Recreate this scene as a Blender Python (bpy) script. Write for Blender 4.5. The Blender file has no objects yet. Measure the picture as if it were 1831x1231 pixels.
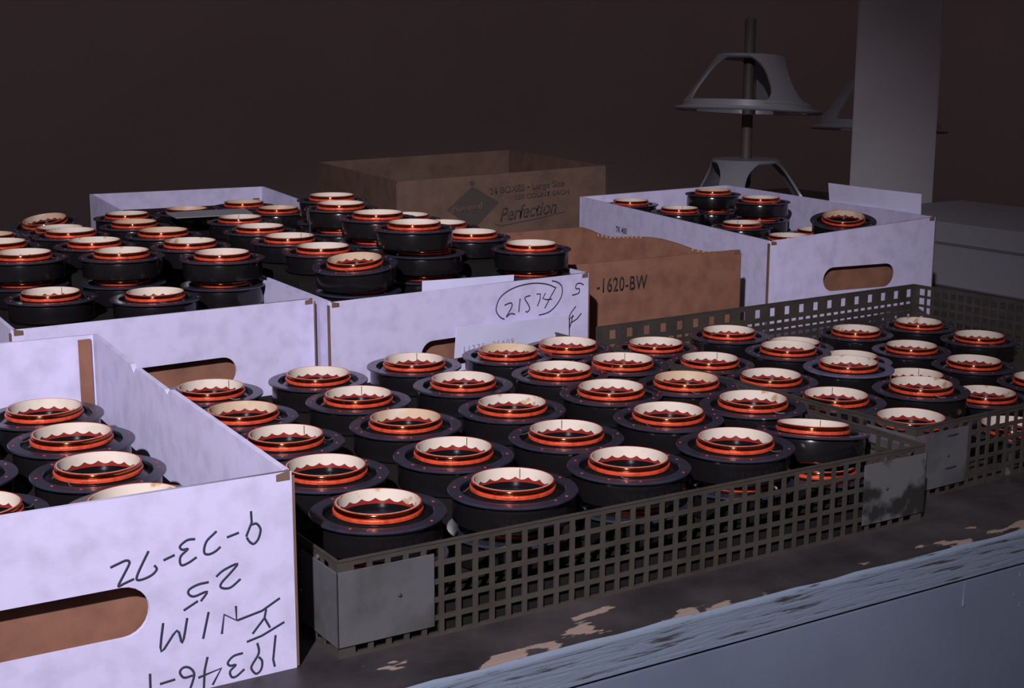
import bpy, bmesh, math, random
from mathutils import Vector, Matrix, Euler
random.seed(7)
SC = bpy.context.scene
COL = SC.collection
MM = 0.001          # everything below is written in millimetres

# ------------------------------------------------------------------ camera
def set_camera():
    f, pitch, roll, yaw = 2587.4, 0.20123, 0.00316, 0.56090
    fw = Vector((math.sin(yaw)*math.cos(pitch), math.cos(yaw)*math.cos(pitch), -math.sin(pitch)))
    r = Vector((math.cos(yaw), -math.sin(yaw), 0)); u = r.cross(fw)
    r2 = math.cos(roll)*r + math.sin(roll)*u
    u2 = -math.sin(roll)*r + math.cos(roll)*u
    cd = bpy.data.cameras.new('camera'); cd.sensor_width = 36.0; cd.lens = f*36.0/1831.0
    cd.clip_start = 0.02; cd.clip_end = 50
    co = bpy.data.objects.new('camera', cd); COL.objects.link(co)
    m = Matrix((r2, u2, -fw)).transposed().to_4x4()
    m.translation = Vector((-356.04, -766.47, 370.86))*MM
    co.matrix_world = m
    SC.camera = co
set_camera()

# ------------------------------------------------------------------ light
w = bpy.data.worlds.new('world'); SC.world = w; w.use_nodes = True
bg = w.node_tree.nodes['Background']
bg.inputs[0].default_value = (1.0, 0.80, 0.84, 1); bg.inputs[1].default_value = 0.074
FLASH = Vector((-1100, -1350, 1400))*MM
ld = bpy.data.lights.new('flash_gun', 'SPOT'); ld.energy = 355; ld.color = (1.0, 0.955, 1.04)
ld.spot_size = math.radians(40); ld.spot_blend = 1.0; ld.shadow_soft_size = 0.03
lo = bpy.data.objects.new('flash_gun', ld); COL.objects.link(lo)
lo.location = FLASH
lo.rotation_euler = (Vector((290, 560, 60))*MM - FLASH).to_track_quat('-Z', 'Y').to_euler()
SC.view_settings.view_transform = 'Standard'; SC.view_settings.look = 'None'
SC.view_settings.gamma = 1.0; SC.view_settings.use_curve_mapping = False
SC.view_settings.exposure = 0.0

# ------------------------------------------------------------------ materials
def mat(name, col, rough=0.6, metal=0.0, noise=None, bump=None, spec=0.5, coat=0.0, stretch=(1, 1, 1)):
    """noise: (scale, second colour, low, high); bump: (scale, strength)"""
    m = bpy.data.materials.new(name); m.use_nodes = True
    nt = m.node_tree; b = nt.nodes['Principled BSDF']
    b.inputs['Base Color'].default_value = (*col, 1); b.inputs['Roughness'].default_value = rough
    b.inputs['Metallic'].default_value = metal; b.inputs['Specular IOR Level'].default_value = spec
    b.inputs['Coat Weight'].default_value = coat; b.inputs['Coat Roughness'].default_value = 0.12
    tc = nt.nodes.new('ShaderNodeTexCoord'); mp = nt.nodes.new('ShaderNodeMapping')
    mp.inputs['Scale'].default_value = stretch
    nt.links.new(tc.outputs['Object'], mp.inputs[0])
    if noise:
        n = nt.nodes.new('ShaderNodeTexNoise'); n.inputs['Scale'].default_value = noise[0]; n.inputs['Detail'].default_value = 6
        nt.links.new(mp.outputs[0], n.inputs['Vector'])
        cr = nt.nodes.new('ShaderNodeValToRGB')
        cr.color_ramp.elements[0].position = noise[2]; cr.color_ramp.elements[1].position = noise[3]
        cr.color_ramp.elements[0].color = (*col, 1); cr.color_ramp.elements[1].color = (*noise[1], 1)
        nt.links.new(n.outputs['Fac'], cr.inputs[0]); nt.links.new(cr.outputs[0], b.inputs['Base Color'])
    if bump:
        n2 = nt.nodes.new('ShaderNodeTexNoise'); n2.inputs['Scale'].default_value = bump[0]; n2.inputs['Detail'].default_value = 5
        nt.links.new(mp.outputs[0], n2.inputs['Vector'])
        bp = nt.nodes.new('ShaderNodeBump'); bp.inputs['Strength'].default_value = bump[1]; bp.inputs['Distance'].default_value = 0.002
        nt.links.new(n2.outputs['Fac'], bp.inputs['Height']); nt.links.new(bp.outputs[0], b.inputs['Normal'])
    return m

M = {}
M['white'] = mat('white_board', (0.54, 0.505, 0.72), 0.75, noise=(55, (0.44, 0.415, 0.59), 0.44, 0.74), bump=(60, 0.08), spec=0.25)
M['kraft'] = mat('kraft_board', (0.225, 0.105, 0.068), 0.85, noise=(40, (0.155, 0.072, 0.05), 0.4, 0.7), spec=0.2, bump=(90, 0.1))
M['kraft_dim'] = mat('kraft_board_grey', (0.15, 0.092, 0.068), 0.85, noise=(30, (0.11, 0.068, 0.052), 0.4, 0.7), spec=0.2)
M['flute'] = mat('torn_flute', (0.36, 0.20, 0.13), 0.85)
M['paper'] = mat('paper', (0.62, 0.61, 0.82), 0.7, noise=(20, (0.56, 0.55, 0.75), 0.45, 0.75), spec=0.25)
M['ink'] = mat('marker_ink', (0.028, 0.034, 0.062), 0.6)
M['ink_faint'] = mat('faded_pen_ink', (0.30, 0.30, 0.42), 0.7)
M['ink_red'] = mat('faded_red_pencil', (0.50, 0.33, 0.40), 0.7)
M['print'] = mat('stencil_ink', (0.018, 0.014, 0.014), 0.8)
M['print_dim'] = mat('printed_ink', (0.055, 0.042, 0.038), 0.8)
M['lacquer'] = mat('black_lacquer', (0.006, 0.0055, 0.006), 0.16, spec=0.5)
M['flange'] = mat('navy_black_fibre', (0.024, 0.026, 0.044), 0.25, noise=(60, (0.015, 0.015, 0.027), 0.4, 0.7), spec=1.0, bump=(90, 0.02))
M['flange_silver'] = mat('bright_tinned_flange', (0.75, 0.74, 0.76), 0.28, 0.9, bump=(120, 0.5))
M['flange_blue'] = mat('steel_blue_flange', (0.085, 0.095, 0.16), 0.36, noise=(80, (0.05, 0.055, 0.10), 0.4, 0.7), spec=0.6)
M['copper'] = mat('copper_band', (0.42, 0.14, 0.055), 0.085, 1.0)
M['winding'] = mat('enamelled_copper_wire', (0.66, 0.082, 0.034), 0.30, 0.25, noise=(220, (0.46, 0.05, 0.025), 0.45, 0.7), spec=0.6, bump=(300, 0.25))
M['lining'] = mat('red_varnish_lining', (0.22, 0.020, 0.017), 0.25, spec=0.5)
M['collar'] = mat('cream_paper_collar', (0.64, 0.555, 0.47), 0.55, noise=(70, (0.56, 0.47, 0.38), 0.5, 0.8), spec=0.35)
M['collar_tan'] = mat('tan_paper_collar', (0.55, 0.40, 0.27), 0.55, noise=(50, (0.62, 0.52, 0.42), 0.48, 0.7), spec=0.35)
M['collar_stain'] = mat('stained_paper_collar', (0.63, 0.55, 0.47), 0.55, noise=(95, (0.44, 0.28, 0.14), 0.57, 0.66), spec=0.35)
M['dome'] = mat('blue_black_dome', (0.010, 0.011, 0.020), 0.27, spec=0.16)
M['varnish'] = mat('red_varnish_drop', (0.30, 0.035, 0.045), 0.15, spec=0.6)
M['seam'] = mat('dark_seam', (0.03, 0.02, 0.02), 0.6)
M['mesh'] = mat('tinned_perforated_steel', (0.105, 0.092, 0.082), 0.40, 0.55, noise=(30, (0.075, 0.062, 0.052), 0.45, 0.72), bump=(140, 0.15))
M['plate'] = mat('grey_steel_plate', (0.15, 0.15, 0.165), 0.42, 0.45, noise=(22, (0.085, 0.078, 0.074), 0.48, 0.70), bump=(100, 0.1))
M['plate_stain'] = mat('stained_steel_plate', (0.13, 0.13, 0.135), 0.5, 0.3, noise=(26, (0.028, 0.026, 0.026), 0.52, 0.60))
M['case'] = mat('grey_enamel_case', (0.20, 0.195, 0.225), 0.6, bump=(60, 0.08))
M['post'] = mat('grey_painted_post', (0.34, 0.31, 0.35), 0.7, noise=(8, (0.30, 0.275, 0.31), 0.4, 0.7))
M['alu'] = mat('dull_cast_frame', (0.28, 0.28, 0.32), 0.34, 0.3)
M['rod'] = mat('dark_oiled_rod', (0.075, 0.062, 0.052), 0.6)
M['packing'] = mat('gap_shade_black', (0.012, 0.010, 0.010), 0.9, spec=0.1)  # filler under the coils, near-black in place of the shade in the gaps
M['wall'] = mat('dark_wall', (0.60, 0.50, 0.51), 0.9, noise=(1.5, (0.57, 0.47, 0.48), 0.4, 0.6))
M['floor'] = mat('dark_floor', (0.12, 0.10, 0.09), 0.8, noise=(3, (0.09, 0.08, 0.07), 0.4, 0.6))
M['panel_blue'] = mat('blue_grey_paint', (0.150, 0.180, 0.250), 0.45, noise=(6, (0.125, 0.150, 0.21), 0.4, 0.7), bump=(35, 0.12))

def bench_top_mat():
    m = mat('worn_bench_top', (0.035, 0.029, 0.032), 0.45, bump=(25, 0.25), stretch=(1, 3, 1))
    nt = m.node_tree; b = nt.nodes['Principled BSDF']
    tc = nt.nodes.new('ShaderNodeTexCoord')
    sep = nt.nodes.new('ShaderNodeSeparateXYZ'); nt.links.new(tc.outputs['Object'], sep.inputs[0])
    # bare wood shows where the paint has worn away along the front edge: a worn strip with a ragged outline
    mp = nt.nodes.new('ShaderNodeMapping'); mp.inputs['Scale'].default_value = (9, 26, 1)
    nt.links.new(tc.outputs['Object'], mp.inputs[0])
    n = nt.nodes.new('ShaderNodeTexNoise'); n.inputs['Scale'].default_value = 1.6; n.inputs['Detail'].default_value = 5
    nt.links.new(mp.outputs[0], n.inputs['Vector'])
    mr = nt.nodes.new('ShaderNodeMapRange'); mr.inputs['From Min'].default_value = 0.0; mr.inputs['From Max'].default_value = 0.055
    mr.inputs['To Min'].default_value = 0.10; mr.inputs['To Max'].default_value = -0.14
    nt.links.new(sep.outputs['Y'], mr.inputs['Value'])
    ad = nt.nodes.new('ShaderNodeMath'); ad.operation = 'ADD'
    nt.links.new(n.outputs['Fac'], ad.inputs[0]); nt.links.new(mr.outputs[0], ad.inputs[1])
    cr = nt.nodes.new('ShaderNodeValToRGB')
    cr.color_ramp.elements[0].position = 0.625; cr.color_ramp.elements[1].position = 0.64
    cr.color_ramp.elements[0].color = (0, 0, 0, 1); cr.color_ramp.elements[1].color = (1, 1, 1, 1)
    nt.links.new(ad.outputs[0], cr.inputs[0])
    n2 = nt.nodes.new('ShaderNodeTexNoise'); n2.inputs['Scale'].default_value = 14; n2.inputs['Detail'].default_value = 8
    nt.links.new(tc.outputs['Object'], n2.inputs['Vector'])
    c2 = nt.nodes.new('ShaderNodeValToRGB')
    c2.color_ramp.elements[0].position = 0.35; c2.color_ramp.elements[1].position = 0.75
    c2.color_ramp.elements[0].color = (0.018, 0.015, 0.017, 1); c2.color_ramp.elements[1].color = (0.062, 0.053, 0.055, 1)
    nt.links.new(n2.outputs['Fac'], c2.inputs[0])
    mx = nt.nodes.new('ShaderNodeMix'); mx.data_type = 'RGBA'
    nt.links.new(cr.outputs[0], mx.inputs['Factor']); nt.links.new(c2.outputs[0], mx.inputs['A'])
    mx.inputs['B'].default_value = (0.27, 0.20, 0.17, 1)
    nt.links.new(mx.outputs['Result'], b.inputs['Base Color'])
    return m
M['bench_top'] = bench_top_mat()

def edge_mat():
    m = mat('cracked_blue_paint', (0.175, 0.215, 0.285), 0.4)
    nt = m.node_tree; b = nt.nodes['Principled BSDF']
    tc = nt.nodes.new('ShaderNodeTexCoord'); mp = nt.nodes.new('ShaderNodeMapping')
    mp.inputs['Scale'].default_value = (7, 1, 120); mp.inputs['Rotation'].default_value = (0, 0.10, 0)
    nt.links.new(tc.outputs['Object'], mp.inputs[0])
    n = nt.nodes.new('ShaderNodeTexNoise'); n.inputs['Scale'].default_value = 2.2; n.inputs['Detail'].default_value = 7; n.inputs['Roughness'].default_value = 0.65
    nt.links.new(mp.outputs[0], n.inputs['Vector'])
    cr = nt.nodes.new('ShaderNodeValToRGB')
    cr.color_ramp.elements[0].position = 0.555; cr.color_ramp.elements[1].position = 0.62
    cr.color_ramp.elements[0].color = (0.175, 0.215, 0.285, 1); cr.color_ramp.elements[1].color = (0.050, 0.045, 0.045, 1)
    nt.links.new(n.outputs['Fac'], cr.inputs[0]); nt.links.new(cr.outputs[0], b.inputs['Base Color'])
    bp = nt.nodes.new('ShaderNodeBump'); bp.inputs['Strength'].default_value = 0.7; bp.inputs['Distance'].default_value = 0.002; bp.invert = True
    nt.links.new(n.outputs['Fac'], bp.inputs['Height']); nt.links.new(bp.outputs[0], b.inputs['Normal'])
    return m
M['edge_blue'] = edge_mat()

# ------------------------------------------------------------------ helpers
def tag(o, label, cat, group=None, kind=None):
    if label: o['label'] = label
    if cat: o['category'] = cat
    if group: o['group'] = group
    if kind: o['kind'] = kind
    return o
def empty(name, loc, rot=(0, 0, 0)):
    o = bpy.data.objects.new(name, None); COL.objects.link(o)
    o.empty_display_size = 0.02; o.location = Vector(loc)*MM; o.rotation_euler = rot
    return o
def link(name, me, material, parent=None, smooth=False):
    if material is not None and not me.materials: me.materials.append(material)
    if smooth:
        for p in me.polygons: p.use_smooth = True
    o = bpy.data.objects.new(name, me); COL.objects.link(o); o.parent = parent
    return o
def mesh(name, verts, faces):
    me = bpy.data.meshes.new(name); me.from_pydata([tuple(c*MM for c in v) for v in verts], [], faces)
    bm = bmesh.new(); bm.from_mesh(me); bmesh.ops.recalc_face_normals(bm, faces=bm.faces); bm.to_mesh(me); bm.free()
    return me
def autosmooth(me, deg=35):
    bm = bmesh.new(); bm.from_mesh(me)
    for e in bm.edges:
        e.smooth = not (len(e.link_faces) == 2 and e.calc_face_angle(0) > math.radians(deg))
    for f in bm.faces: f.smooth = True
    bm.to_mesh(me); bm.free()
    return me
def box_mesh(name, x0, x1, y0, y1, z0, z1, bevel=0):
    v = [(x, y, z) for x in (x0, x1) for y in (y0, y1) for z in (z0, z1)]
    f = [(0, 1, 3, 2), (4, 6, 7, 5), (0, 4, 5, 1), (2, 3, 7, 6), (0, 2, 6, 4), (1, 5, 7, 3)]
    me = mesh(name, v, f)
    if bevel:
        bm = bmesh.new(); bm.from_mesh(me)
        bmesh.ops.bevel(bm, geom=bm.edges[:], offset=bevel*MM, segments=2, affect='EDGES'); bm.to_mesh(me); bm.free()
    return me
def lathe(name, prof, seg=56, closed=True, deg=35):
    """prof: (r, z) points round a closed section"""
    v, f = [], []; n = len(prof)
    for i in range(seg):
        a = 2*math.pi*i/seg
        for r, z in prof: v.append((r*math.cos(a), r*math.sin(a), z))
    rng = n if closed else n-1
    for i in range(seg):
        j = (i+1) % seg
        for k in range(rng):
            l = (k+1) % n
            f.append((i*n+k, j*n+k, j*n+l, i*n+l))
    me = mesh(name, v, f)
    bm = bmesh.new(); bm.from_mesh(me); bmesh.ops.remove_doubles(bm, verts=bm.verts, dist=1e-6)
    bmesh.ops.recalc_face_normals(bm, faces=bm.faces); bm.to_mesh(me); bm.free()
    return autosmooth(me, deg)
def wall_mesh(name, A, B, zA, zB, t, z0=0, prof=None, off=(0, 0, 0)):
    """upright board from A to B (plan), thickness t to the left of A->B; prof: extra (fraction, z) along its top"""
    A = Vector(A); B = Vector(B); d = (B-A).normalized(); n = Vector((-d.y, d.x))*t
    ts = [(0.0, zA)] + (prof or []) + [(1.0, zB)]
    v, f = [], []
    for s, z in ts:
        p = A.lerp(B, s)
        for q in (p, p+n): v += [(q.x-off[0], q.y-off[1], z0-off[2]), (q.x-off[0], q.y-off[1], z-off[2])]
    k = len(ts)
    for i in range(k-1):
        a, b = 4*i, 4*i+4
        f += [(a, b, b+1, a+1), (a+2, a+3, b+3, b+2), (a+1, b+1, b+3, a+3), (a, a+2, b+2, b)]
    f += [(0, 1, 3, 2), (4*k-4, 4*k-2, 4*k-1, 4*k-3)]
    return mesh(name, v, f)
def to_mesh_data(curve_obj, name):
    dg = bpy.context.evaluated_depsgraph_get()
    me = bpy.data.meshes.new_from_object(curve_obj.evaluated_get(dg)); me.name = name
    c = curve_obj.data; bpy.data.objects.remove(curve_obj); bpy.data.curves.remove(c)
    me.materials.clear()
    return me
def face_frame(A, B, out=0.0):
    """matrix taking (u, z, depth) mm on an upright face A->B to world mm; depth is outwards (right of A->B)"""
    A = Vector((A[0], A[1], 0)); B = Vector((B[0], B[1], 0)); d = (B-A).normalized()
    n = Vector((d.y, -d.x, 0))
    m = Matrix(((d.x, 0, n.x), (d.y, 0, n.y), (0, 1, 0))).to_4x4(); m.translation = A + n*out
    return m
def apply_frame(me, m, off):
    """me in metres, face coords -> world metres minus parent origin"""
    mm = m.copy(); mm.translation = (m.translation - Vector(off))*MM
    me.transform(mm); me.update()
def board_with_hole(name, w, zl, zr, hole, t):
    """upright front board drawn in face coords (u, z, depth), hole = (u0, u1, z0, z1) stadium"""
    cu = bpy.data.curves.new(name, 'CURVE'); cu.dimensions = '2D'; cu.fill_mode = 'BOTH'; cu.extrude = t/2*MM
    def spl(pts):
        s = cu.splines.new('POLY'); s.points.add(len(pts)-1); s.use_cyclic_u = True
        for p, q in zip(s.points, pts): p.co = (q[0]*MM, q[1]*MM, 0, 1)
    spl([(0, 0), (w, 0), (w, zr), (0, zl)])
    u0, u1, z0, z1 = hole; r = (z1-z0)/2; pts = []
    for i in range(13): a = math.pi/2 + math.pi*i/12; pts.append((u0+r+r*math.cos(a), z0+r+r*math.sin(a)))
    for i in range(13): a = -math.pi/2 + math.pi*i/12; pts.append((u1-r+r*math.cos(a), z0+r+r*math.sin(a)))
    spl(pts)
    o = bpy.data.objects.new(name, cu); COL.objects.link(o)
    return to_mesh_data(o, name)
def strokes_mesh(name, strokes, rad):
    cu = bpy.data.curves.new(name, 'CURVE'); cu.dimensions = '3D'; cu.bevel_depth = rad*MM; cu.bevel_resolution = 1; cu.use_fill_caps = True
    for st in strokes:
        if len(st) > 4:                      # rounded pen line through the points
            q = [st[0]] + list(st) + [st[-1]]; st = []
            for i in range(1, len(q)-2):
                for k in range(4):
                    t = k/4; a, b_, c_, d = q[i-1], q[i], q[i+1], q[i+2]
                    st.append(tuple(0.5*(2*b_[j] + (c_[j]-a[j])*t + (2*a[j]-5*b_[j]+4*c_[j]-d[j])*t*t + (3*b_[j]-a[j]-3*c_[j]+d[j])*t**3) for j in (0, 1)))
            st.append(q[-1])
        s = cu.splines.new('POLY'); s.points.add(len(st)-1)
        for p, q in zip(s.points, st): p.co = (q[0]*MM, q[1]*MM, 0, 1)
    o = bpy.data.objects.new(name, cu); COL.objects.link(o)
    me = to_mesh_data(o, name)
    me.transform(Matrix.Diagonal((1, 1, 0.18, 1)))
    return me
def text_mesh(name, body, size, loc, rot=0.0, shear=0.0, squeeze=1.0, bold=0.0, spacing=1.0):
    """flat lettering in face coords; size = capital height in mm"""
    cu = bpy.data.curves.new(name, 'FONT'); cu.body = body; cu.size = 1.0; cu.shear = shear; cu.extrude = 0.0
    cu.offset = bold; cu.space_character = spacing
    o = bpy.data.objects.new(name, cu); COL.objects.link(o)
    me = to_mesh_data(o, name)
    s = size/0.69*MM
    me.transform(Matrix.Translation(Vector((loc[0], loc[1], 0))*MM) @ Matrix.Rotation(rot, 4, 'Z') @ Matrix.Diagonal((s*squeeze, s, 1, 1)))
    # give the print a hair of thickness so that it is a solid film
    bm = bmesh.new(); bm.from_mesh(me)
    r = bmesh.ops.extrude_face_region(bm, geom=bm.faces[:])
    for v in [e for e in r['geom'] if isinstance(e, bmesh.types.BMVert)]: v.co.z += 0.0002
    bm.to_mesh(me); bm.free()
    return me

# ================================================================== the setting
def struct(name, me, m): return tag(link(name, me, m), None, None, kind='structure')
struct('wall_back', box_mesh('wall_back', -6000, 9000, 5200, 5300, -850, 4200), M['wall'])
struct('wall_right', box_mesh('wall_right', 5600, 5700, -3000, 5200, -850, 4200), M['wall'])
struct('floor', box_mesh('floor', -6000, 5600, -3000, 5200, -900, -850), M['floor'])

# ------------------------------------------------------------------ workbench
def workbench():
    ox, oy = -700, -54
    r = empty('workbench', (ox, oy, 0))
    tag(r, 'long workbench with worn dark top and blue-grey painted front under all the boxes', 'workbench')
    L, D = 3100, 2250
    link('top_board', box_mesh('top_board', 0, L, 0, D, -22, 0, 0.8), M['bench_top'], r)
    # painted lip, slightly wavy like brushed-on paint
    v, f = [], []; n = 160; k = 8
    for i in range(n+1):
        x = L*i/n; s = 1 + 0.18*math.sin(i*1.7)*math.sin(i*0.37)
        for j in range(k):
            a = 2*math.pi*j/k
            v.append((x, -1.2 + 2.6*s*math.cos(a), -5.2 + 4.0*s*math.sin(a)))
    for i in range(n):
        for j in range(k):
            f.append((i*k+j, (i+1)*k+j, (i+1)*k+(j+1) % k, i*k+(j+1) % k))
    f += [tuple(range(k)), tuple(range(n*k, n*k+k))]
    link('painted_lip', autosmooth(mesh('painted_lip', v, f), 60), M['edge_blue'], r)
    link('edge_strip', box_mesh('edge_strip', 0, L, -3.4, -0.1, -29, -6, 0.6), M['edge_blue'], r)
    link('front_panel', box_mesh('front_panel', 0, L, -2.6, 12, -849, -31, 0.8), M['panel_blue'], r)
    link('end_panel', box_mesh('end_panel', 0, 20, 12.1, D, -849, -22.1), M['panel_blue'], r)
    link('end_panel', box_mesh('end_panel', L-20, L, 12.1, D, -849, -22.1), M['panel_blue'], r)
    drop = lathe('paint_drip', [(0, 0), (1.2, 0.4), (1.9, 2.2), (1.5, 4.2), (0.9, 8), (0.55, 15), (0.35, 22), (0, 23)], 10)
    for px, pz, s in ((1203, -52, 0.95), (1268, -40, 0.55), (1275, -47, 0.5), (1281, -58, 0.55), (1270, -66, 0.5), (1290, -44, 0.45), (1284, -74, 0.45), (1262, -55, 0.4)):
        o = link('paint_drip', drop, M['panel_blue'], r)
        o.location = Vector((px, -2.8, pz))*MM; o.scale = (s, s*0.6, s*(1 if s > 0.9 else 0.35))
workbench()

# ------------------------------------------------------------------ perforated trays
def perf_mesh(name, W, H, xh, zh, t, keep=None):
    """upright perforated sheet in face coords (u, z, depth 0..-t); xh, zh: hole intervals; keep(i,j) True = no hole"""
    xs = sorted({0, W, *[a for h in xh for a in h]}); zs = sorted({0, H, *[a for h in zh for a in h]})
    xi = {h[0]: i for i, h in enumerate(xh)}; zi = {h[0]: i for i, h in enumerate(zh)}
    nx, nz = len(xs), len(zs); v = [(x, z, d) for d in (0, -t) for x in xs for z in zs]
    idx = lambda i, j, s: s*nx*nz + i*nz + j
    solid = {}
    for i in range(nx-1):
        for j in range(nz-1):
            hole = xs[i] in xi and zs[j] in zi and not (keep and keep(xi[xs[i]], zi[zs[j]]))
            solid[i, j] = not hole
    f = []
    for (i, j), s in solid.items():
        if not s: continue
        f.append((idx(i, j, 0), idx(i+1, j, 0), idx(i+1, j+1, 0), idx(i, j+1, 0)))
        f.append((idx(i, j, 1), idx(i, j+1, 1), idx(i+1, j+1, 1), idx(i+1, j, 1)))
        for di, dj, a, b in ((-1, 0, (i, j), (i, j+1)), (1, 0, (i+1, j), (i+1, j+1)), (0, -1, (i, j), (i+1, j)), (0, 1, (i, j+1), (i+1, j+1))):
            if not solid.get((i+di, j+dj), False):
                f.append((idx(*a, 0), idx(*b, 0), idx(*b, 1), idx(*a, 1)))
    me = mesh(name, v, f)
    return me
def holes(W, pitch=12.7, hole=9.0, margin=4.0, n=None, start=None):
    n = n or int((W-2*margin)/pitch); s = (W-n*pitch)/2 + (pitch-hole)/2 if start is None else start
    return [(s+i*pitch, s+i*pitch+hole) for i in range(n)]
def tray(loc, rz, W, D, label, double_back, plates, stain, cut=0, back_h=62.7):
    r = empty('perforated_tray', loc, (0, 0, rz)); tag(r, label, 'tray', 'perforated metal trays')
    H = 62.7; t = 1.4; z = (0, 0, 0)
    zh = [(2.0+i*12.2, 2.0+i*12.2+8.8) for i in range(5)]
    fr = perf_mesh('front_wall', W, H, holes(W), zh, t); apply_frame(fr, face_frame((0, 0), (W, 0)), z); link('front_wall', fr, M['mesh'], r)
    if double_back:
        zb = [(3, 6.5), (12, 15), (21, 24.5), (29, 31.5), (38, 41.5), (47.5, 58)]
        bk = perf_mesh('back_wall', W-cut, H, holes(W-cut), zb, t, keep=lambda i, j: j == 5 and i % 2 == 1)
    else:
        bk = perf_mesh('back_wall', W, back_h, holes(W), [q for q in zh if q[1] < back_h-1], t)
    apply_frame(bk, face_frame((W, D), (cut, D)), z); link('back_wall', bk, M['mesh'], r)
    for A, B in (((0, D-t-0.1), (0, t+0.1)), ((W, t+0.1), (W, D-t-0.1))):
        w = D-2*t-0.2; sd = perf_mesh('side_wall', w, H, holes(w), zh, t); apply_frame(sd, face_frame(A, B), z); link('side_wall', sd, M['mesh'], r)
    link('bottom_sheet', box_mesh('bottom_sheet', t+.1, W-t-.1, t+.1, D-t-.1, 0.1, 1.3), M['mesh'], r)
    rim = []
    # rolled wire along the top rim
    for nm, a, b in (('top_wire', (0, 0), (W, 0)), ('top_wire', (W, 0), (W, D)), ('top_wire', (W, D), (cut, D)), ('top_wire', (0, D), (0, 0))):
        if a[1] == D and b[1] == D and back_h < H: continue
        d = (Vector(b)-Vector(a)); L = d.length; ang = math.atan2(d.y, d.x)
        me = box_mesh('top_wire', 0, L, -0.5, 1.7, -1.0, 0.9, 0.5)
        o = link('top_wire', me, M['mesh'], r); o.location = Vector((a[0], a[1], H+0.7))*MM; o.rotation_euler = (0, 0, ang)
    # folded corner plates
    def cplate(cx, sx, mt, lab):
        x0, x1 = sorted((cx-1.4*sx, cx+67*sx)); p = []
        v = []; f = []
        pl = box_mesh('corner_plate', x0, x1, -1.5, -0.1, 7.5, 56.7, 0.4)
        o = link('corner_plate', pl, M[mt], r)
        if lab: o['label'] = lab
        ya, yb = -1.5, 52
        xa, xb = (cx-1.5, cx-0.1) if sx > 0 else (cx+0.1, cx+1.5)
        sp = box_mesh('corner_return', xa, xb, ya, yb, 7.5, 56.7, 0.4)
        link('corner_return', sp, M['plate'], o)
        dot = lathe('rivet', [(0, 0), (1.5, 0), (1.3, 0.5), (0.6, 0.9), (0, 1.0)], 10)
        q = link('rivet', dot, M['seam'], o); q.location = Vector((cx+42*sx, -1.5, 34))*MM; q.rotation_euler = (math.pi/2, 0, 0)
    if 'L' in plates: cplate(0, 1, 'plate', 'grey steel corner plate')
    if 'R' in plates: cplate(W, -1, 'plate_stain' if stain else 'plate', 'steel corner plate with two dark stains' if stain else 'grey steel corner plate')
    return r
t1 = tray((0, 0, 0), 0, 514, 492, 'square-hole perforated metal tray at the front edge of the bench', False, 'LR', True, back_h=40)
t2 = tray((545, 38, 0), math.radians(3.0), 600, 500, 'dim perforated metal tray farther right, against the grey case', True, 'LR', False, cut=58)
link('raised_floor', box_mesh('raised_floor', 6, 508, 108, 486, 2, 48), M['packing'], t1)
link('raised_floor', box_mesh('raised_floor', 6, 508, 4, 107, 2, 19.4), M['packing'], t1)

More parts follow.
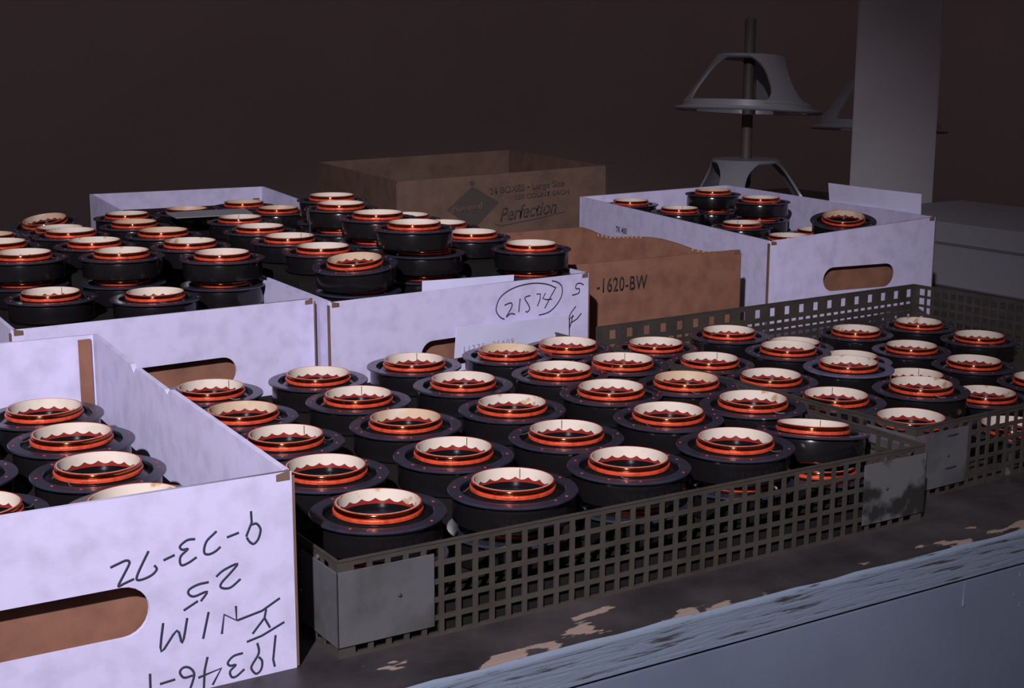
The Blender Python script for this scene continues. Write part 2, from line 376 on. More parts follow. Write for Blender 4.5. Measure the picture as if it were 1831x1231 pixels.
# ------------------------------------------------------------------ cardboard boxes
BOX = {}
def carton(key, FL, FR, BR, BL, z, label, m='white', hole=None, inner='kraft', floors=(), right_prof=None, left_prof=None, back=True, group='open white cardboard boxes'):
    """open box; plan corners in mm, z = heights of the FL, FR, BR, BL corners"""
    off = (FL[0], FL[1], 0)
    r = empty('cardboard_box', off); tag(r, label, 'box', group)
    t = 4.0; zFL, zFR, zBR, zBL = z
    V = lambda p: Vector(p)
    w = (V(FR)-V(FL)).length
    if hole:
        me = board_with_hole('front_wall', w, zFL, zFR, hole, 3.0)
        apply_frame(me, face_frame(FL, FR, -1.5), off)
        front = link('front_wall', me, M[m], r)
        # kraft liner flap a little way behind the hand hole
        d = (V(FR)-V(FL)).normalized(); n = V((-d.y, d.x))
        a = V(FL)+n*11+d*5; b = V(FR)+n*11-d*5
        fl = link('inner_flap', wall_mesh('inner_flap', a, b, min(zFL, zFR)-14, min(zFL, zFR)-14, 2.5, 4.3, off=off), M[inner], r)
        fl['label'] = 'brown kraft liner behind the hand hole'
    else:
        front = link('front_wall', wall_mesh('front_wall', FL, FR, zFL, zFR, t, off=off), M[m], r)
    # side walls stand between front and back boards, with raw brown edges at the corners
    dl = (V(BL)-V(FL)).normalized(); dr = (V(BR)-V(FR)).normalized()
    a, b = V(FR)+dr*4.2, V(BR)-dr*4.2
    right = link('side_wall', wall_mesh('side_wall', a, b, zFR, zBR, t, off=off, prof=right_prof), M[m], r)
    a2, b2 = V(BL)-dl*4.2, V(FL)+dl*4.2
    left = link('side_wall', wall_mesh('side_wall', a2, b2, zBL, zFL, t, off=off, prof=left_prof), M[m], r)
    bk = link('back_wall', wall_mesh('back_wall', BR, BL, zBR, zBL, t, off=off), M[m], r)
    for p, q, zz in ((V(FR), dr, zFR), (V(FL), dl, zFL)):
        sgn = 1 if q is dr else -1
        nn = V((q.y, -q.x))*sgn
        me = wall_mesh('corrugated_edge', p+nn*0.15, p+nn*0.15+q*3.9, zz-3, zz-3, 1.6*(-sgn), 1, off=off)
        e = link('corrugated_edge', me, M['kraft_dim'] if m == 'white' else M[m], r)
        # crushed kraft bit at the top of the corner
        ft = (V(FR)-V(FL)).normalized()*(-sgn)
        c0 = p + ft*(1.5) + q*3.05
        me = wall_mesh('torn_corner', c0, c0+ft*8.5, zz+0.5, zz-1.2, 3.4*sgn, zz-5.2, off=off)
        link('torn_corner', me, M['kraft_dim'], r)
    # bottom and the packing that carries the coils
    def slab(name, pts, z0, z1, mm):
        v = [(p[0]-off[0], p[1]-off[1], zz) for zz in (z0, z1) for p in pts]
        link(name, mesh(name, v, [(3, 2, 1, 0), (4, 5, 6, 7), (0, 1, 5, 4), (1, 2, 6, 5), (2, 3, 7, 6), (3, 0, 4, 7)]), M[mm], r)
    def inset(pts, k):
        c = sum((V(p) for p in pts), V((0, 0)))/4
        return [V(p)+(c-V(p)).normalized()*k*1.45 for p in pts]
    base = inset([FL, FR, BR, BL], 6)
    slab('bottom_panel', base, 0.2, 4, m)
    deep = inset([FL, FR, BR, BL], 17)
    for s0, s1, zt in floors:
        P = [V(deep[0]).lerp(V(deep[3]), s0), V(deep[1]).lerp(V(deep[2]), s0), V(deep[1]).lerp(V(deep[2]), s1), V(deep[0]).lerp(V(deep[3]), s1)]
        slab('packing_block', P, 4.1, zt, 'packing')
    BOX[key] = dict(root=r, off=off, front=front, left=left, right=right, FL=FL, FR=FR, BR=BR, BL=BL)
    return r
def on_front(key, name, me, m, out=0.25, face=None, parent=None):
    b = BOX[key]; A, B = face or (b['FL'], b['FR'])
    apply_frame(me, face_frame(A, B, out), b['off'])
    return link(name, me, M[m], parent or b['front'])

carton('FB', (-327, 6), (-27, 3), (-1, 487), (-312, 505), (125, 125, 124, 122),
       'nearest white cardboard box with upside-down pen writing and a long hand hole', hole=(89, 211, 41.5, 72.3),
       floors=((0, 0.18, 71.4), (0.182, 1, 61.4)), left_prof=None, right_prof=[(0.50, 124), (0.515, 119), (0.53, 121.5), (0.70, 122), (0.715, 116.5), (0.735, 122), (0.97, 124.5)])
carton('LM', (-60, 545), (243, 566), (266, 1062), (-34, 1056), (123, 122, 120, 120),
       'white cardboard box behind the nearest box, heaped with coils, hand hole low down', hole=(95, 217, 43, 73.5),
       floors=((0, 0.56, 97), (0.562, 1, 125.4)))
carton('MB', (247, 535), (585, 568), (604, 1024), (272, 1030), (122, 121.5, 120, 120),
       'white cardboard box with a circled 21574, in the middle behind the near tray', hole=(109, 229, 38, 68.5),
       floors=((0, 0.215, 96), (0.217, 1, 125)))
carton('RB', (947, 665), (1223, 632), (1288, 1155), (1021, 1215), (122, 142, 142, 130),
       'white cardboard box at the right with a loose card standing in it', hole=(89, 211, 48, 81),
       floors=((0, 0.42, 77), (0.422, 1, 87)))
carton('LB', (292, 1068), (598, 1066), (598, 1552), (306, 1566), (112, 112, 140, 140),
       'farthest white cardboard box at the left, mostly hidden by coils', floors=((0, 1, 114),))
carton('LL', (-270, 1292), (96, 1280), (114, 1600), (-250, 1610), (137, 137, 137, 137),
       'white cardboard box corner at the left edge behind the heaped coils')
carton('BW', (608, 640), (872, 638), (826, 932), (612, 936), (119, 119, 121, 120),
       'brown cardboard box stencilled 1620-BW with a torn wavy side', m='kraft', group='open brown cardboard boxes',
       right_prof=[(0.04, 117.5), (0.10, 114), (0.18, 111), (0.26, 112), (0.36, 117), (0.46, 120), (0.55, 120), (0.66, 117.5), (0.78, 113), (0.86, 114), (0.94, 119)])
carton('DIA', (811, 1467), (1221, 1422), (1293, 1869), (876, 1939), (145, 160, 160, 145),
       'brown cardboard carton printed with a dark diamond and the word Perfection', m='kraft_dim', group='open brown cardboard boxes')
# raw kraft strip showing in the far inner corner of two boxes
for key, p in (('FB', (-19, 480)), ('LB', (578, 1547))):
    o_ = BOX[key]['off']
    s_ = link('corner_flap', wall_mesh('corner_flap', p, (p[0]+11, p[1]+0.5), 121, 121, 1.5, 5, off=o_), M['kraft'], BOX[key]['root']); s_['label'] = 'raw brown corner flap'
# torn flutes of corrugated board along the side of the stencilled box
def torn_flutes():
    bm = bmesh.new(); off = Vector(BOX['BW']['off']); A = Vector((872, 638, 0)); B = Vector((826, 932, 0))
    pr = [(0, 119), (0.04, 117.5), (0.10, 114), (0.18, 111), (0.26, 112), (0.36, 117), (0.46, 120), (0.55, 120), (0.66, 117.5), (0.78, 113), (0.86, 114), (0.94, 119)]
    for s in [0.10+0.032*i for i in range(6)] + [0.58+0.028*i for i in range(11)]:
        for (s0, z0), (s1, z1) in zip(pr, pr[1:]):
            if s0 <= s <= s1: z = z0 + (z1-z0)*(s-s0)/(s1-s0)
        p = A.lerp(B, s) - off + Vector((-4.4, 0, z-0.8))
        bmesh.ops.create_uvsphere(bm, u_segments=6, v_segments=4, radius=1.0, matrix=Matrix.Translation(p*MM) @ Matrix.Diagonal((1.2*MM, 2.6*MM, 2.4*MM, 1)))
    me = bpy.data.meshes.new('torn_flutes'); bm.to_mesh(me); bm.free()
    link('torn_flutes', me, M['flute'], BOX['BW']['root'])['kind'] = 'stuff'
torn_flutes()
# plain closed carton that carries the coils between the boxes
def low_carton():
    r = empty('brown_carton', (85, 1074, 0)); tag(r, 'plain closed brown carton holding up coils behind the left heap', 'box')
    link('carton_body', box_mesh('carton_body', 0, 200, 0, 165, 0.2, 112, 1), M['kraft_dim'], r)
    link('lid_flap', box_mesh('lid_flap', 0, 99, 0, 165, 112.1, 115, 0.5), M['kraft_dim'], r)
    link('lid_flap', box_mesh('lid_flap', 101, 200, 0, 165, 112.1, 115, 0.5), M['kraft_dim'], r)
low_carton()

# writing and print on the boxes
FBS=[[(273.7,104.4),(273.9,97.5),(270.2,89.4)],[(273.9,96.1),(276.9,96.2),(279.2,92.7),(278.6,88.8),(277.0,85.7),(274.5,84.1),(272.0,86.1),(270.6,88.8)],[(258.4,91.0),(265.8,92.6)],[(252.3,95.9),(250.3,94.4),(246.3,91.2),(244.5,87.1),(244.6,83.7),(247.4,82.7),(251.3,83.9),(254.3,86.1)],[(239.2,93.4),(234.5,93.6),(230.1,90.7),(231.4,88.4),(234.7,88.2),(230.5,84.9),(229.7,81.2),(231.0,79.0),(235.3,80.1),(239.7,82.4)],[(220.1,84.1),(226.8,86.1)],[(211.8,91.2),(206.9,82.6),(204.4,77.4),(204.7,75.2),(208.4,75.2),(213.1,76.7),(216.0,79.5),(214.7,82.1)],[(250.9,68.2),(255.7,71.4),(264.2,73.7),(259.5,68.7),(254.0,63.8),(253.8,60.9),(259.2,59.8),(265.8,64.0)],[(246.3,65.8),(240.0,65.6),(234.6,63.7),(234.0,60.9),(237.3,58.8),(245.1,60.2),(241.0,55.1)],[(239.4,55.6),(230.6,51.5)],[(218.2,46.4),(216.3,29.4),(226.0,40.1),(229.0,32.0),(232.5,46.5)],[(245.5,47.5),(241.5,31.7)],[(253.0,32.2),(254.9,44.0),(262.4,38.7),(262.3,47.7)],[(262.9,38.6),(278.5,41.4),(290.1,47.1)],[(281.1,41.8),(279.9,36.5),(272.0,28.1)],[(279.9,36.5),(283.2,29.7)],[(268.3,23.8),(278.0,25.7),(292.5,31.3)],[(286.6,24.1),(284.6,8.9),(285.5,4.1)],[(274.8,21.6),(275.6,15.1),(270.8,8.0),(271.2,4.8),(273.7,2.2),(276.8,4.5),(277.5,9.5),(275.5,12.5)],[(265.6,17.3),(259.6,16.7),(256.0,13.4),(257.4,11.1),(260.9,10.8),(257.2,7.6),(258.1,3.8),(261.1,3.6),(266.2,7.0)],[(243.7,19.8),(241.6,11.7),(240.7,0.9)],[(237.6,8.1),(251.9,10.8),(246.1,1.6)],[(231.4,0.1),(235.2,10.2),(233.0,15.2),(229.2,16.6),(226.7,14.2),(229.0,10.2),(234.3,10.4)],[(214.6,9.6),(223.7,10.4)],[(209.1,17.3),(208.9,7.5)],[(189.7,85.5),(194.2,86.9),(198.8,88.0),(200.6,86.2),(197.5,80.6),(193.6,73.8),(196.8,74.6),(202.8,76.3)]]
MBS=[[(219.0,81.0),(213.8,83.4),(208.5,89.4),(207.8,95.5),(212.2,104.7),(222.7,111.5),(239.3,115.9),(260.7,116.9),(279.4,113.8),(290.4,109.1)],[(285.6,117.2),(293.5,114.9),(299.9,109.4),(300.0,99.4),(292.2,89.0),(281.3,82.1),(267.2,80.2)],[(219.0,96.5),(227.2,98.3),(229.5,95.6),(227.3,91.0),(221.3,83.2),(227.3,86.2),(233.6,84.8)],[(240.6,101.8),(238.6,86.7)],[(254.9,103.7),(247.0,101.7),(252.4,93.2),(254.0,88.2),(250.1,85.5),(248.6,86.9)],[(263.9,104.3),(269.3,104.0),(268.6,97.7),(264.8,90.7)],[(276.3,104.3),(272.5,98.5),(278.0,96.7),(285.8,96.5)],[(291.7,109.6),(284.2,99.8),(275.4,87.1)],[(332.1,108.1),(327.2,110.5),(321.5,109.8),(320.8,104.8),(325.7,104.4),(324.9,99.4),(315.3,97.9)],[(321.1,84.7),(314.0,78.0),(309.2,70.3)],[(329.4,75.7),(323.0,70.0),(314.9,66.5)],[(316.4,75.2),(314.9,67.8),(311.0,58.8)],[(309.2,70.3),(314.0,72.3),(318.1,73.7)]]
on_front('FB', 'handwriting', strokes_mesh('handwriting', FBS, 0.72), 'ink')
on_front('MB', 'handwriting', strokes_mesh('handwriting', MBS, 0.72), 'ink')
b = BOX['BW']
on_front('BW', 'stencilled_number', text_mesh('stencilled_number', '-1620-BW', 17.0, (39, 82.5), rot=-0.01, squeeze=0.66, bold=0.012, spacing=1.12), 'print')
on_front('RB', 'printed_mark', text_mesh('printed_mark', 'TK 400', 9, (128, 86), squeeze=0.9, bold=0.01), 'print', face=(BOX['RB']['BL'], BOX['RB']['FL']), parent=BOX['RB']['left'])
def diamond_print():
    cu = bpy.data.curves.new('diamond', 'CURVE'); cu.dimensions = '2D'; cu.fill_mode = 'BOTH'; cu.extrude = 0.0001
    s = cu.splines.new('POLY'); s.points.add(3); s.use_cyclic_u = True
    for p, q in zip(s.points, ((143, 131), (93, 91), (146, 55), (196, 101))): p.co = (q[0]*MM, q[1]*MM, 0, 1)
    s = cu.splines.new('POLY'); s.points.add(11); s.use_cyclic_u = True
    for i, p in enumerate(s.points): a = 2*math.pi*i/12; p.co = ((142+5*math.cos(a))*MM, (137+5*math.sin(a))*MM, 0, 1)
    o = bpy.data.objects.new('diamond', cu); COL.objects.link(o)
    return to_mesh_data(o, 'diamond_mark')
on_front('DIA', 'diamond_mark', diamond_print(), 'print_dim')
on_front('DIA', 'printed_word', text_mesh('printed_word', 'diamond', 12, (101, 85), rot=0.10, squeeze=1.05, bold=0.02), 'kraft_dim', out=0.45)
on_front('DIA', 'printed_line', text_mesh('printed_line', '24 BOXES \u2022 Large Size', 11.5, (176, 115), rot=0.07, squeeze=0.98, bold=0.015), 'print_dim')
on_front('DIA', 'printed_line', text_mesh('printed_line', '250 COUNT EACH', 8.5, (226, 104), rot=0.06, squeeze=1.1, bold=0.015), 'print_dim')
on_front('DIA', 'printed_word', text_mesh('printed_word', 'Perfection', 24, (196, 66), rot=0.10, shear=0.35, squeeze=0.80, bold=0.014), 'print_dim')
uw = strokes_mesh('underline', [[(186, 62), (200, 58), (260, 66), (330, 78)]], 0.9)
on_front('DIA', 'underline_flourish', uw, 'print_dim')

# loose cards and papers
def card(name, pts, t, label, m='paper', curl=0.0, cat='card'):
    """thin board from four world corners (mm), bottom-left, bottom-right, top-right, top-left"""
    P = [Vector(p) for p in pts]; n = (P[1]-P[0]).cross(P[3]-P[0]).normalized()*t
    off = P[0]; v, f = [], []; N = 8
    for i in range(N+1):
        for j in range(N+1):
            s, q = i/N, j/N
            p = (P[0].lerp(P[1], s)).lerp(P[3].lerp(P[2], s), q) + n.normalized()*curl*math.sin(math.pi*s)*q - off
            v += [p-n/2, p+n/2]
    ix = lambda i, j, k: 2*(i*(N+1)+j)+k
    for i in range(N):
        for j in range(N):
            for k in (0, 1): f.append((ix(i, j, k), ix(i+1, j, k), ix(i+1, j+1, k), ix(i, j+1, k)))
    for i in range(N):
        f += [(ix(i, 0, 0), ix(i+1, 0, 0), ix(i+1, 0, 1), ix(i, 0, 1)), (ix(i, N, 0), ix(i+1, N, 0), ix(i+1, N, 1), ix(i, N, 1)),
              (ix(0, i, 0), ix(0, i+1, 0), ix(0, i+1, 1), ix(0, i, 1)), (ix(N, i, 0), ix(N, i+1, 0), ix(N, i+1, 1), ix(N, i, 1))]
    r = empty(name, off); tag(r, label, cat)
    link('sheet', autosmooth(mesh(name, v, f), 40), M[m], r)
    return r
def mbp(u, z, out):   # point on the middle box front
    p = face_frame((247, 535), (585, 568), out) @ Vector((u, z, 0)); return (p.x, p.y, p.z)
c1 = card('note_card', [mbp(148, 47, 5), mbp(307, 49, 5), mbp(303, 77.8, 9), mbp(148, 81, 9)], 0.6, 'white note card propped against the box with the circled number', curl=1.0)
nm = text_mesh('faded_writing', '11275  2S409', 5.6, (157, 53.5), rot=0.02, squeeze=1.2, spacing=1.3)
apply_frame(nm, face_frame((247, 535), (585, 568), 7.2), mbp(148, 47, 5)); link('faded_writing', nm, M['ink_faint'], c1)
card('note_card', [mbp(120, 112, -14), mbp(242, 112, -14), mbp(242, 126.5, -13), mbp(120, 131, -13)], 0.6, 'white slip of paper tucked behind the front of the middle box')
c3 = card('note_card', [(1236, 668, 88), (1256, 866, 88), (1246, 868, 170), (1236, 672, 170)], 0.7, 'large pale card standing upright in the right-hand white box', curl=-3)
def tabsheet():
    card('packing_sheet', [(312, 1172, 140), (426, 1174, 139), (430, 1210, 142), (312, 1212, 143)], 1.5, 'dark grey packing sheet lying over coils in the farthest left box', m='case', curl=1, cat='sheet')
tabsheet()

# ------------------------------------------------------------------ coil units
RIM = 28.5
def coil_meshes():
    D = {}
    D['body'] = lathe('body', [(0, 0), (38, 0), (40.5, 0.6), (42.6, 2.0), (42.6, 17.0), (41.6, 20.1), (36.7, 20.1), (36.6, 18.4), (33.5, 18.9), (30.6, 20.8), (29.06, 22.2), (29.06, 18.05), (27.9, 18.0), (27.9, 13.0), (0, 13.0)], 56)
    D['flange'] = lathe('flange', [(36.8, 20.2), (45.0, 20.2), (45.8, 20.7), (45.8, 21.8), (45.3, 22.3), (37.2, 22.3), (36.8, 21.9)], 72)
    D['copper_band'] = lathe('copper_band', [(28.35, 18.1), (29.0, 18.1), (29.0, 25.0), (29.25, 25.4), (29.4, 26.1), (29.36, 27.0), (29.1, 28.0), (28.7, 28.3), (28.35, 28.3)], 72, deg=70)
    # layered wire: three turns stand out of the bundle
    D['winding'] = lathe('winding', [(29.1, 22.3), (30.0, 22.3), (30.35, 22.7), (30.1, 23.15), (30.35, 23.6), (30.05, 24.05), (30.25, 24.5), (29.9, 24.9), (29.1, 25.0)], 72, deg=80)
    D['lining'] = lathe('lining', [(28.0, 18.1), (28.3, 18.1), (28.3, 27.6), (28.0, 27.6)], 56)
    D['rim_wire'] = lathe('rim_wire', [(28.0, 28.35), (28.95, 28.35), (29.05, 28.6), (28.8, 28.85), (28.2, 28.85)], 72, deg=80)
    v, f = [], []; n = 216; lobes = 18
    for i in range(n):
        a = 2*math.pi*i/n
        zl = 20.0 + 2.1*(1-abs(math.sin(a*lobes/2))) + 0.25*math.sin(3*a+1)
        for r, z in ((27.95, 28.8), (27.55, 28.8), (27.55, zl), (27.95, zl)): v.append((r*math.cos(a), r*math.sin(a), z))
    for i in range(n):
        j = (i+1) % n
        for k in range(4): f.append((4*i+k, 4*j+k, 4*j+(k+1) % 4, 4*i+(k+1) % 4))
    D['collar'] = autosmooth(mesh('collar', v, f), 50)
    D['dome'] = lathe('dome', [(0, 13.1), (27.4, 13.1), (27.4, 14.0), (26, 14.6), (18, 15.4), (9, 15.8), (0, 15.9)], 48)
    bm = bmesh.new()
    for k, a in enumerate((12, 44, 101, 150, 167, 231, 290, 338)):
        q = math.radians(a); rr = 40.6 + (k % 3)*0.9
        m = Matrix.Translation((rr*math.cos(q)*MM, rr*math.sin(q)*MM, 22.25*MM)) @ Matrix.Diagonal((1.25*MM, 1.25*MM, 0.55*MM, 1))
        bmesh.ops.create_uvsphere(bm, u_segments=8, v_segments=5, radius=1.0, matrix=m)
    me = bpy.data.meshes.new('varnish_drops'); bm.to_mesh(me); bm.free()
    for p in me.polygons: p.use_smooth = True
    D['varnish_drops'] = me
    D['seam'] = box_mesh('seam', -0.28, 0.28, 27.3, 27.58, 21, 28.3)
    # two bent lead wires lying in the trough
    cu = bpy.data.curves.new('leads', 'CURVE'); cu.dimensions = '3D'; cu.bevel_depth = 0.00035; cu.bevel_resolution = 1
    for a0 in (0.35,):
        s = cu.splines.new('POLY'); s.points.add(6)
        for i, p in enumerate(s.points):
            q = a0 + i*0.035; rr = 30.6 + i*1.0; p.co = (rr*math.cos(q)*MM, rr*math.sin(q)*MM, (23.4 - 0.9*math.sin(i/6*math.pi) - 0.15*i)*MM, 1)
    o = bpy.data.objects.new('leads', cu); COL.objects.link(o); D['lead_wires'] = to_mesh_data(o, 'lead_wires')
    for k, mm in (('body', 'lacquer'), ('flange', 'flange'), ('copper_band', 'copper'), ('winding', 'winding'), ('rim_wire', 'winding'), ('lining', 'lining'), ('collar', 'collar'), ('dome', 'dome'), ('varnish_drops', 'varnish'), ('seam', 'seam'), ('lead_wires', 'plate')):
        D[k].materials.clear(); D[k].materials.append(M[mm])
    def alt(k, nm, mm):
        q = D[k].copy(); q.materials.clear(); q.materials.append(M[mm]); D[nm] = q
    alt('collar', 'collar_tan', 'collar_tan'); alt('collar', 'collar_stain', 'collar_stain')
    alt('flange', 'flange_silver', 'flange_silver'); alt('flange', 'flange_blue', 'flange_blue')
    return D
CM = coil_meshes()
NCOIL = [0]
def coil(x, y, rimz, label, group, style='', tilt=(0, 0)):
    """style letters: t tan collar, k stained collar, s seam, v bright flange, b steel-blue flange, l lower coil (no drops)"""
    NCOIL[0] += 1
    rz = math.radians((NCOIL[0]*67) % 360)
    r = empty('voice_coil', (x, y, rimz-RIM))
    r.rotation_euler = (Euler((math.radians(tilt[0]), math.radians(tilt[1]), 0)).to_matrix() @ Matrix.Rotation(rz, 3, 'Z')).to_euler()
    tag(r, label, 'coil', group)
    def part(name, key):
        o = bpy.data.objects.new(name, CM[key]); COL.objects.link(o); o.parent = r; return o
    part('body', 'body')
    part('flange', 'flange_silver' if 'v' in style else 'flange_blue' if 'b' in style else 'flange')
    part('copper_band', 'copper_band'); part('winding', 'winding'); part('rim_wire', 'rim_wire')
    c = part('collar', 'collar_tan' if 't' in style else 'collar_stain' if 'k' in style else 'collar')
    part('lining', 'lining'); part('dome', 'dome')
    if 'l' not in style:
        part('varnish_drops', 'varnish_drops')['kind'] = 'stuff'; part('lead_wire', 'lead_wires')
    if 's' in style:
        s = bpy.data.objects.new('seam', CM['seam']); COL.objects.link(s); s.parent = c
        s.rotation_euler = (0, 0, -rz + math.radians(-34 + random.uniform(-25, 25)))
    return r

ROW = ['front row', 'second row', 'third row', 'fourth row', 'back row']
PLACE = ['leftmost', 'second from left', 'third from left', 'fourth from left', 'rightmost']
near = [[(58, 59, 'k'), (161, 55, 's'), (264, 58, ''), (368, 60, ''), None],
        [(65, 156, ''), (168, 150, 's'), (270, 149, 's'), (377, 155, ''), (476, 151, 'k')],
        [(75, 251, 's'), (179, 248, 't'), (281, 247, 'k'), (387, 250, ''), (483, 242, 't')],
        [(76, 342, 't'), (183, 343, 's'), (291, 347, ''), (392, 339, ''), (496, 340, 's')],
        [(83, 435, 's'), (187, 435, ''), (292, 443, 's'), (395, 437, 't'), (499, 434, '')]]
def fit(x): return min(max(x, 47.9), 514-47.9)
for i, row in enumerate(near):
    for j, u in enumerate(row):
        if u is None: continue
        coil(fit(u[0]), fit(u[1]), 76.5, f'copper-wound coil in the near tray, {ROW[i]}, {PLACE[j]}', 'coils in the near tray', u[2])
for j, u in enumerate(near[0][:4]):
    coil(fit(u[0]), 57, 47.9, f'lower coil behind the mesh, under the {PLACE[j]} front-row coil of the near tray', 'coils in the near tray', 'l')
coil(461, 72, 71.5, 'tilted coil near the stained plate, front row of the near tray, rightmost', 'coils in the near tray', 's', tilt=(-5.5, 6))
coil(463, 64, 40.5, 'lower coil showing an orange arc below the tilted coil of the near tray', 'coils in the near tray', 'l')

PL2 = ['first', 'second', 'third', 'fourth', 'fifth']
far_a = [(589, 84, ''), (592, 178, 's'), (597, 272, ''), (596, 364, 's'), (598, 458, '')]
for i, (x, y, s) in enumerate(far_a):
    coil(x, y, 58.6, f'coil in the far tray, leftmost column, {PL2[i]} from the front', 'coils in the far tray', s)
    coil(x, y, 30.0, f'lower coil in the far tray, under leftmost column, {PL2[i]} from the front', 'coils in the far tray', 'l')
far_b = [(695, 169, 'k', 'with a stained collar'), (706, 276, 'bk', 'with a bright steel-blue flange'), (708, 368, '', 'with a plain cream collar'), (712, 470, '', 'beside the brown box')]
for i, (x, y, s, d) in enumerate(far_b):
    coil(x, y, 58.6, f'coil in the far tray, second column, {PL2[i]} from the front, {d}', 'coils in the far tray', s)
    coil(x, y, 30.0, f'lower coil in the far tray, under second column, {PL2[i]} from the front', 'coils in the far tray', 'l')
far_c = [(817, 192, 'k'), (819, 288, 's'), (830, 394, 'k'), (830, 487, '')]
for i, (x, y, s) in enumerate(far_c):
    coil(x, y, 30.0, f'low coil in the far tray, third column, {PL2[i]} from the front', 'coils in the far tray', s)
far_d = [(922, 206, ''), (930, 304, ''), (934, 400, ''), (951, 507, 'k')]
for i, (x, y, s) in enumerate(far_d):
    coil(x, y, 30.0, f'low coil in the far tray, fourth column, {PL2[i]} from the front', 'coils in the far tray', s)
far_e = [(1053, 401, ''), (1057, 502, 'k')]
for i, (x, y, s) in enumerate(far_e):
    coil(x, y, 30.0, f'low coil in the far tray, rightmost column, {("nearer", "farther")[i]} one', 'coils in the far tray', s)
coil(735, 92, 30.0, 'low coil behind the far tray mesh, cream collar glimpsed through the holes', 'coils in the far tray', 'l')

G = 'coils in the nearest box'
coil(-76, 380, 90, 'coil in the nearest box, back of the right column, pale flange', G, '')
coil(-79, 291, 90, 'coil in the nearest box, middle of the right column', G, '')
coil(-86, 200, 90, 'coil in the nearest box, front of the right column', G, '')
coil(-98, 78, 100, 'coil with a bright silvery flange tucked behind the nearest box front', G, 'vk', tilt=(0, -2))
coil(-180, 148, 90, 'coil cut off by the left edge in the nearest box', G, '')
coil(-175, 250, 88, 'coil at the left edge, middle of the nearest box, only its flange in view', G, '')
coil(-170, 346, 88, 'coil at the left edge, rear of the nearest box, only its flange in view', G, '')

G = 'coils heaped in the left box'
coil(22, 724, 126, 'coil behind the left box front, left of two in its front row', G, 's')
coil(113, 668, 126, 'coil behind the left box front, right of two in its front row', G, '')
for x, y, a, s in ((22, 829, 'leftmost', ''), (117, 788, 'middle', 'k'), (206, 720, 'right', '')):
    coil(x, y, 154.2, f'top coil of the {a} two-high stack in the left box', G, s)
    coil(x, y, 125.6, f'lower coil of the {a} two-high stack in the left box', G, 'l')
coil(209, 828, 154.2, 'coil right behind the right-hand stack in the left box, rusty rim', G, 'k')
coil(117, 890, 154.2, 'coil right behind the middle stack in the left box, rusty rim', G, 'k')
coil(21, 934, 154.2, 'coil behind the leftmost stack in the left box, cut by the picture edge', G, '')
coil(119, 996, 154.2, 'coil at the back of the left box, with a stained collar', G, 'k')
coil(216, 942, 154.2, 'coil at the back right of the left box, third behind the right stack', G, 't')
G = 'coils on the brown carton'
coil(138, 1118, 144, 'coil on the brown carton, nearly hidden behind the stained coil', G, '')
coil(150, 1225, 144, 'dim tilted coil at the far left of the heap', G, 't', tilt=(6, -9))
coil(240, 1130, 144, 'tan-collared coil on the brown carton, beside the far left box', G, 't')
coil(262, 1232, 144, 'dim coil on the brown carton, in front of the far left box corner', G, '')
coil(44, 1090, 144, 'coil sliver at the left edge in front of the white box corner', G, 't')
G = 'coils in the farthest left box'
coil(386, 1122, 142.6, 'coil at the front of the farthest left box', G, 's')
coil(360, 1262, 142.6, 'dim coil behind the packing sheet, left one', G, 't')
coil(466, 1308, 142.6, 'dim coil behind the packing sheet, rear one against the box back', G, 't')
coil(478, 1206, 142.6, 'dim coil behind the packing sheet, right one', G, 't')

G = 'coils heaped in the middle box'
coil(315, 614, 152.6, 'tilted coil above the corner of the middle box, tan collar', G, 't', tilt=(3, -5))
coil(316, 612, 124.4, 'lower coil under the tilted corner coil of the middle box', G, 'l')
coil(322, 712, 154.0, 'coil behind the tilted corner coil in the middle box', G, '')
coil(326, 814, 154.0, 'coil with a lead wire sticking up, left column of the middle box', G, 's')
coil(333, 921, 154.0, 'coil at the back of the left column of the middle box', G, '')
coil(405, 650, 182.0, 'top coil of the three-high stack in the middle box', G, '')
coil(418, 652, 153.2, 'middle coil of the three-high stack in the middle box', G, 'l')
coil(420, 652, 124.6, 'bottom coil of the three-high stack in the middle box', G, 'l')
for x, y, a in ((413, 755, 'right behind the three-high stack'), (421, 872, 'second behind the three-high stack'), (455, 971, 'farthest back')):
    coil(x, y, 182.4, f'top coil of the pair {a} in the middle box', G, '')
    coil(x, y, 153.8, f'lower coil of the pair {a} in the middle box', G, 'l')
coil(538, 616, 153.4, 'coil at the front right corner of the middle box', G, '')
coil(538, 616, 124.8, 'lower coil under the front right coil of the middle box', G, 'l')
coil(532, 737, 154.0, 'coil partly hidden behind the three-high stack, right column of the middle box', G, '')
coil(548, 838, 154.0, 'coil sliver in front of the diamond carton, right column of the middle box', G, '')
coil(550, 940, 154.0, 'coil rim barely showing at the back of the right column of the middle box', G, '')

G = 'coils in the right box'
coil(1086, 1160, 126, 'coil at the far left back of the right-hand box', G, '')
coil(1082, 1026, 126, 'coil in the left column of the right-hand box, second from the back', G, 's')
coil(1196, 1082, 144, 'tallest coil at the back of the right-hand box', G, 't')
coil(1183, 950, 144, 'top coil of the stack in the middle of the right-hand box', G, '')
coil(1183, 950, 115.4, 'lower coil of the stack in the middle of the right-hand box', G, 'l')
coil(1196, 1082, 115.4, 'lower coil under the tallest back coil of the right-hand box', G, '')
coil(1096, 893, 115.6, 'coil in the right-hand box, in front of its stack', G, 's')
coil(1105, 800, 105.6, 'coil just behind the front left corner of the right-hand box', G, 'k')
coil(1190, 830, 105.6, 'coil half hidden behind the leaning coil of the right-hand box', G, '')
coil(1118, 705, 143, 'leaning tan-collared coil on the front edge of the right-hand box', G, 't', tilt=(8, -7))

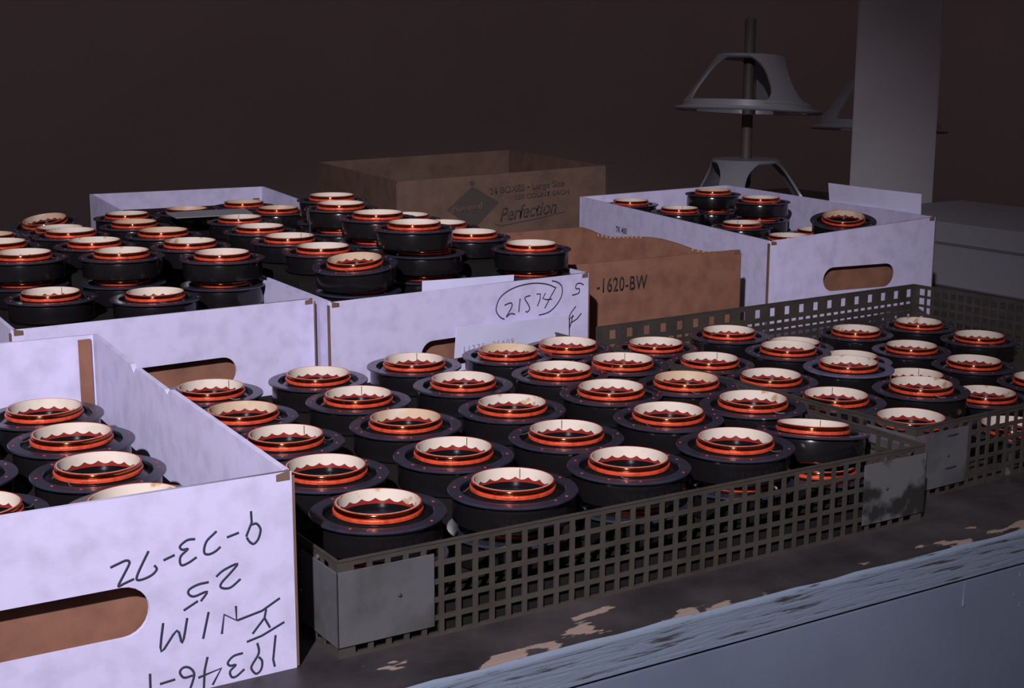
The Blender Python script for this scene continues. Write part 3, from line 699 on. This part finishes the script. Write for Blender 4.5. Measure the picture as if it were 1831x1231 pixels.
# stray lead wire standing up from one coil
lw = strokes_mesh('w', [[(0, 0), (0.3, 12), (-0.6, 24), (-1.4, 36)]], 0.4)
lw.transform(Matrix.Rotation(math.pi/2, 4, 'X'))
o = link('lead_wire', lw, M['plate']); o.location = Vector((346, 800, 150))*MM
tag(o, 'thin bright lead wire standing up from a coil in the middle box', 'wire')

# ------------------------------------------------------------------ things behind
def case():
    r = empty('metal_case', (1450, 420, 0)); tag(r, 'dim grey metal case with a seam, behind the far tray at the right', 'case')
    link('case_body', box_mesh('case_body', 0, 300, 0, 620, 0.2, 66, 2), M['case'], r)
    link('case_lid', box_mesh('case_lid', -1, 301, -1, 621, 67.2, 102, 3), M['case'], r)
    link('hinge_strip', box_mesh('hinge_strip', 3, 297, 3, 617, 66.05, 67.15), M['seam'], r)
case()
def post():
    r = empty('upright_post', (1781, 1244, 0), (0, 0, math.radians(-45))); tag(r, 'grey painted upright post rising behind the right-hand box', 'post')
    link('shaft', box_mesh('shaft', -78, 78, -40, 40, 6.2, 1400, 3), M['post'], r)
    link('foot_plate', box_mesh('foot_plate', -95, 95, -55, 55, 0.2, 6, 1), M['post'], r)
post()
def spindle(name, x, y, h, label):
    r = empty(name, (x, y, 0)); tag(r, label, 'stand')
    link('rod', lathe('rod', [(0, 8.2), (11, 8.2), (11, h-3), (9, h), (0, h)], 24), M['rod'], r)
    link('base', lathe('base', [(0, 0.2), (70, 0.2), (70, 6), (66, 8), (0, 8)], 40), M['alu'], r)
def basket(x, y, z, az, label, tilt=(0, 0)):
    r = empty('speaker_frame', (x, y, z)); tag(r, label, 'speaker frame', 'cast loudspeaker frames')
    r.rotation_euler = (math.radians(tilt[0]), math.radians(tilt[1]), 0)
    rim = link('rim', lathe('rim', [(124, 0), (146, 0), (148, 3), (146, 7), (132, 8), (129, 20), (125, 20)], 72), M['alu'], r)
    link('neck_ring', lathe('neck_ring', [(14, 104), (66, 104), (69, 107), (66, 112), (30, 114), (14, 114)], 48), M['alu'], r)
    for k in range(3):
        a0 = math.radians(az + 120*k); v, f = [], []; N = 10; Wn = 6
        for i in range(N+1):
            s = i/N; rr = 127.5 + (64-127.5)*s; zz = 12 + (108-12)*s
            half = 24 + 26*(abs(2*s-1))**3.2 + 4*(1-s)          # waisted spoke with rounded window corners
            for j in range(Wn+1):
                q = a0 + (2*j/Wn-1)*half/rr
                for t in (0, 4): v.append(((rr+t)*math.cos(q), (rr+t)*math.sin(q), zz+t*0.6))
        ix = lambda i, j, t: 2*(i*(Wn+1)+j)+t
        for i in range(N):
            for j in range(Wn):
                for t in (0, 1): f.append((ix(i, j, t), ix(i+1, j, t), ix(i+1, j+1, t), ix(i, j+1, t)))
            for j in (0, Wn): f.append((ix(i, j, 0), ix(i+1, j, 0), ix(i+1, j, 1), ix(i, j, 1)))
        for j in range(Wn):
            for i in (0, N): f.append((ix(i, j, 0), ix(i, j+1, 0), ix(i, j+1, 1), ix(i, j, 1)))
        link('spoke', autosmooth(mesh('spoke', v, f), 40), M['alu'], r)
    return r
spindle('spindle_stand', 1612, 1478, 432, 'tall rod stand carrying two dim speaker frames')
basket(1612, 1478, 248, 266, 'upper dim speaker frame threaded on the rod stand', tilt=(-2, 4))
basket(1612, 1478, 42, 213, 'lower dim speaker frame, partly behind the right-hand box')
spindle('spindle_stand', 2015, 1508, 330, 'rod stand hidden behind the grey post')
basket(2015, 1508, 198, 160, 'dim speaker frame half hidden behind the grey post', tilt=(-2, 4))
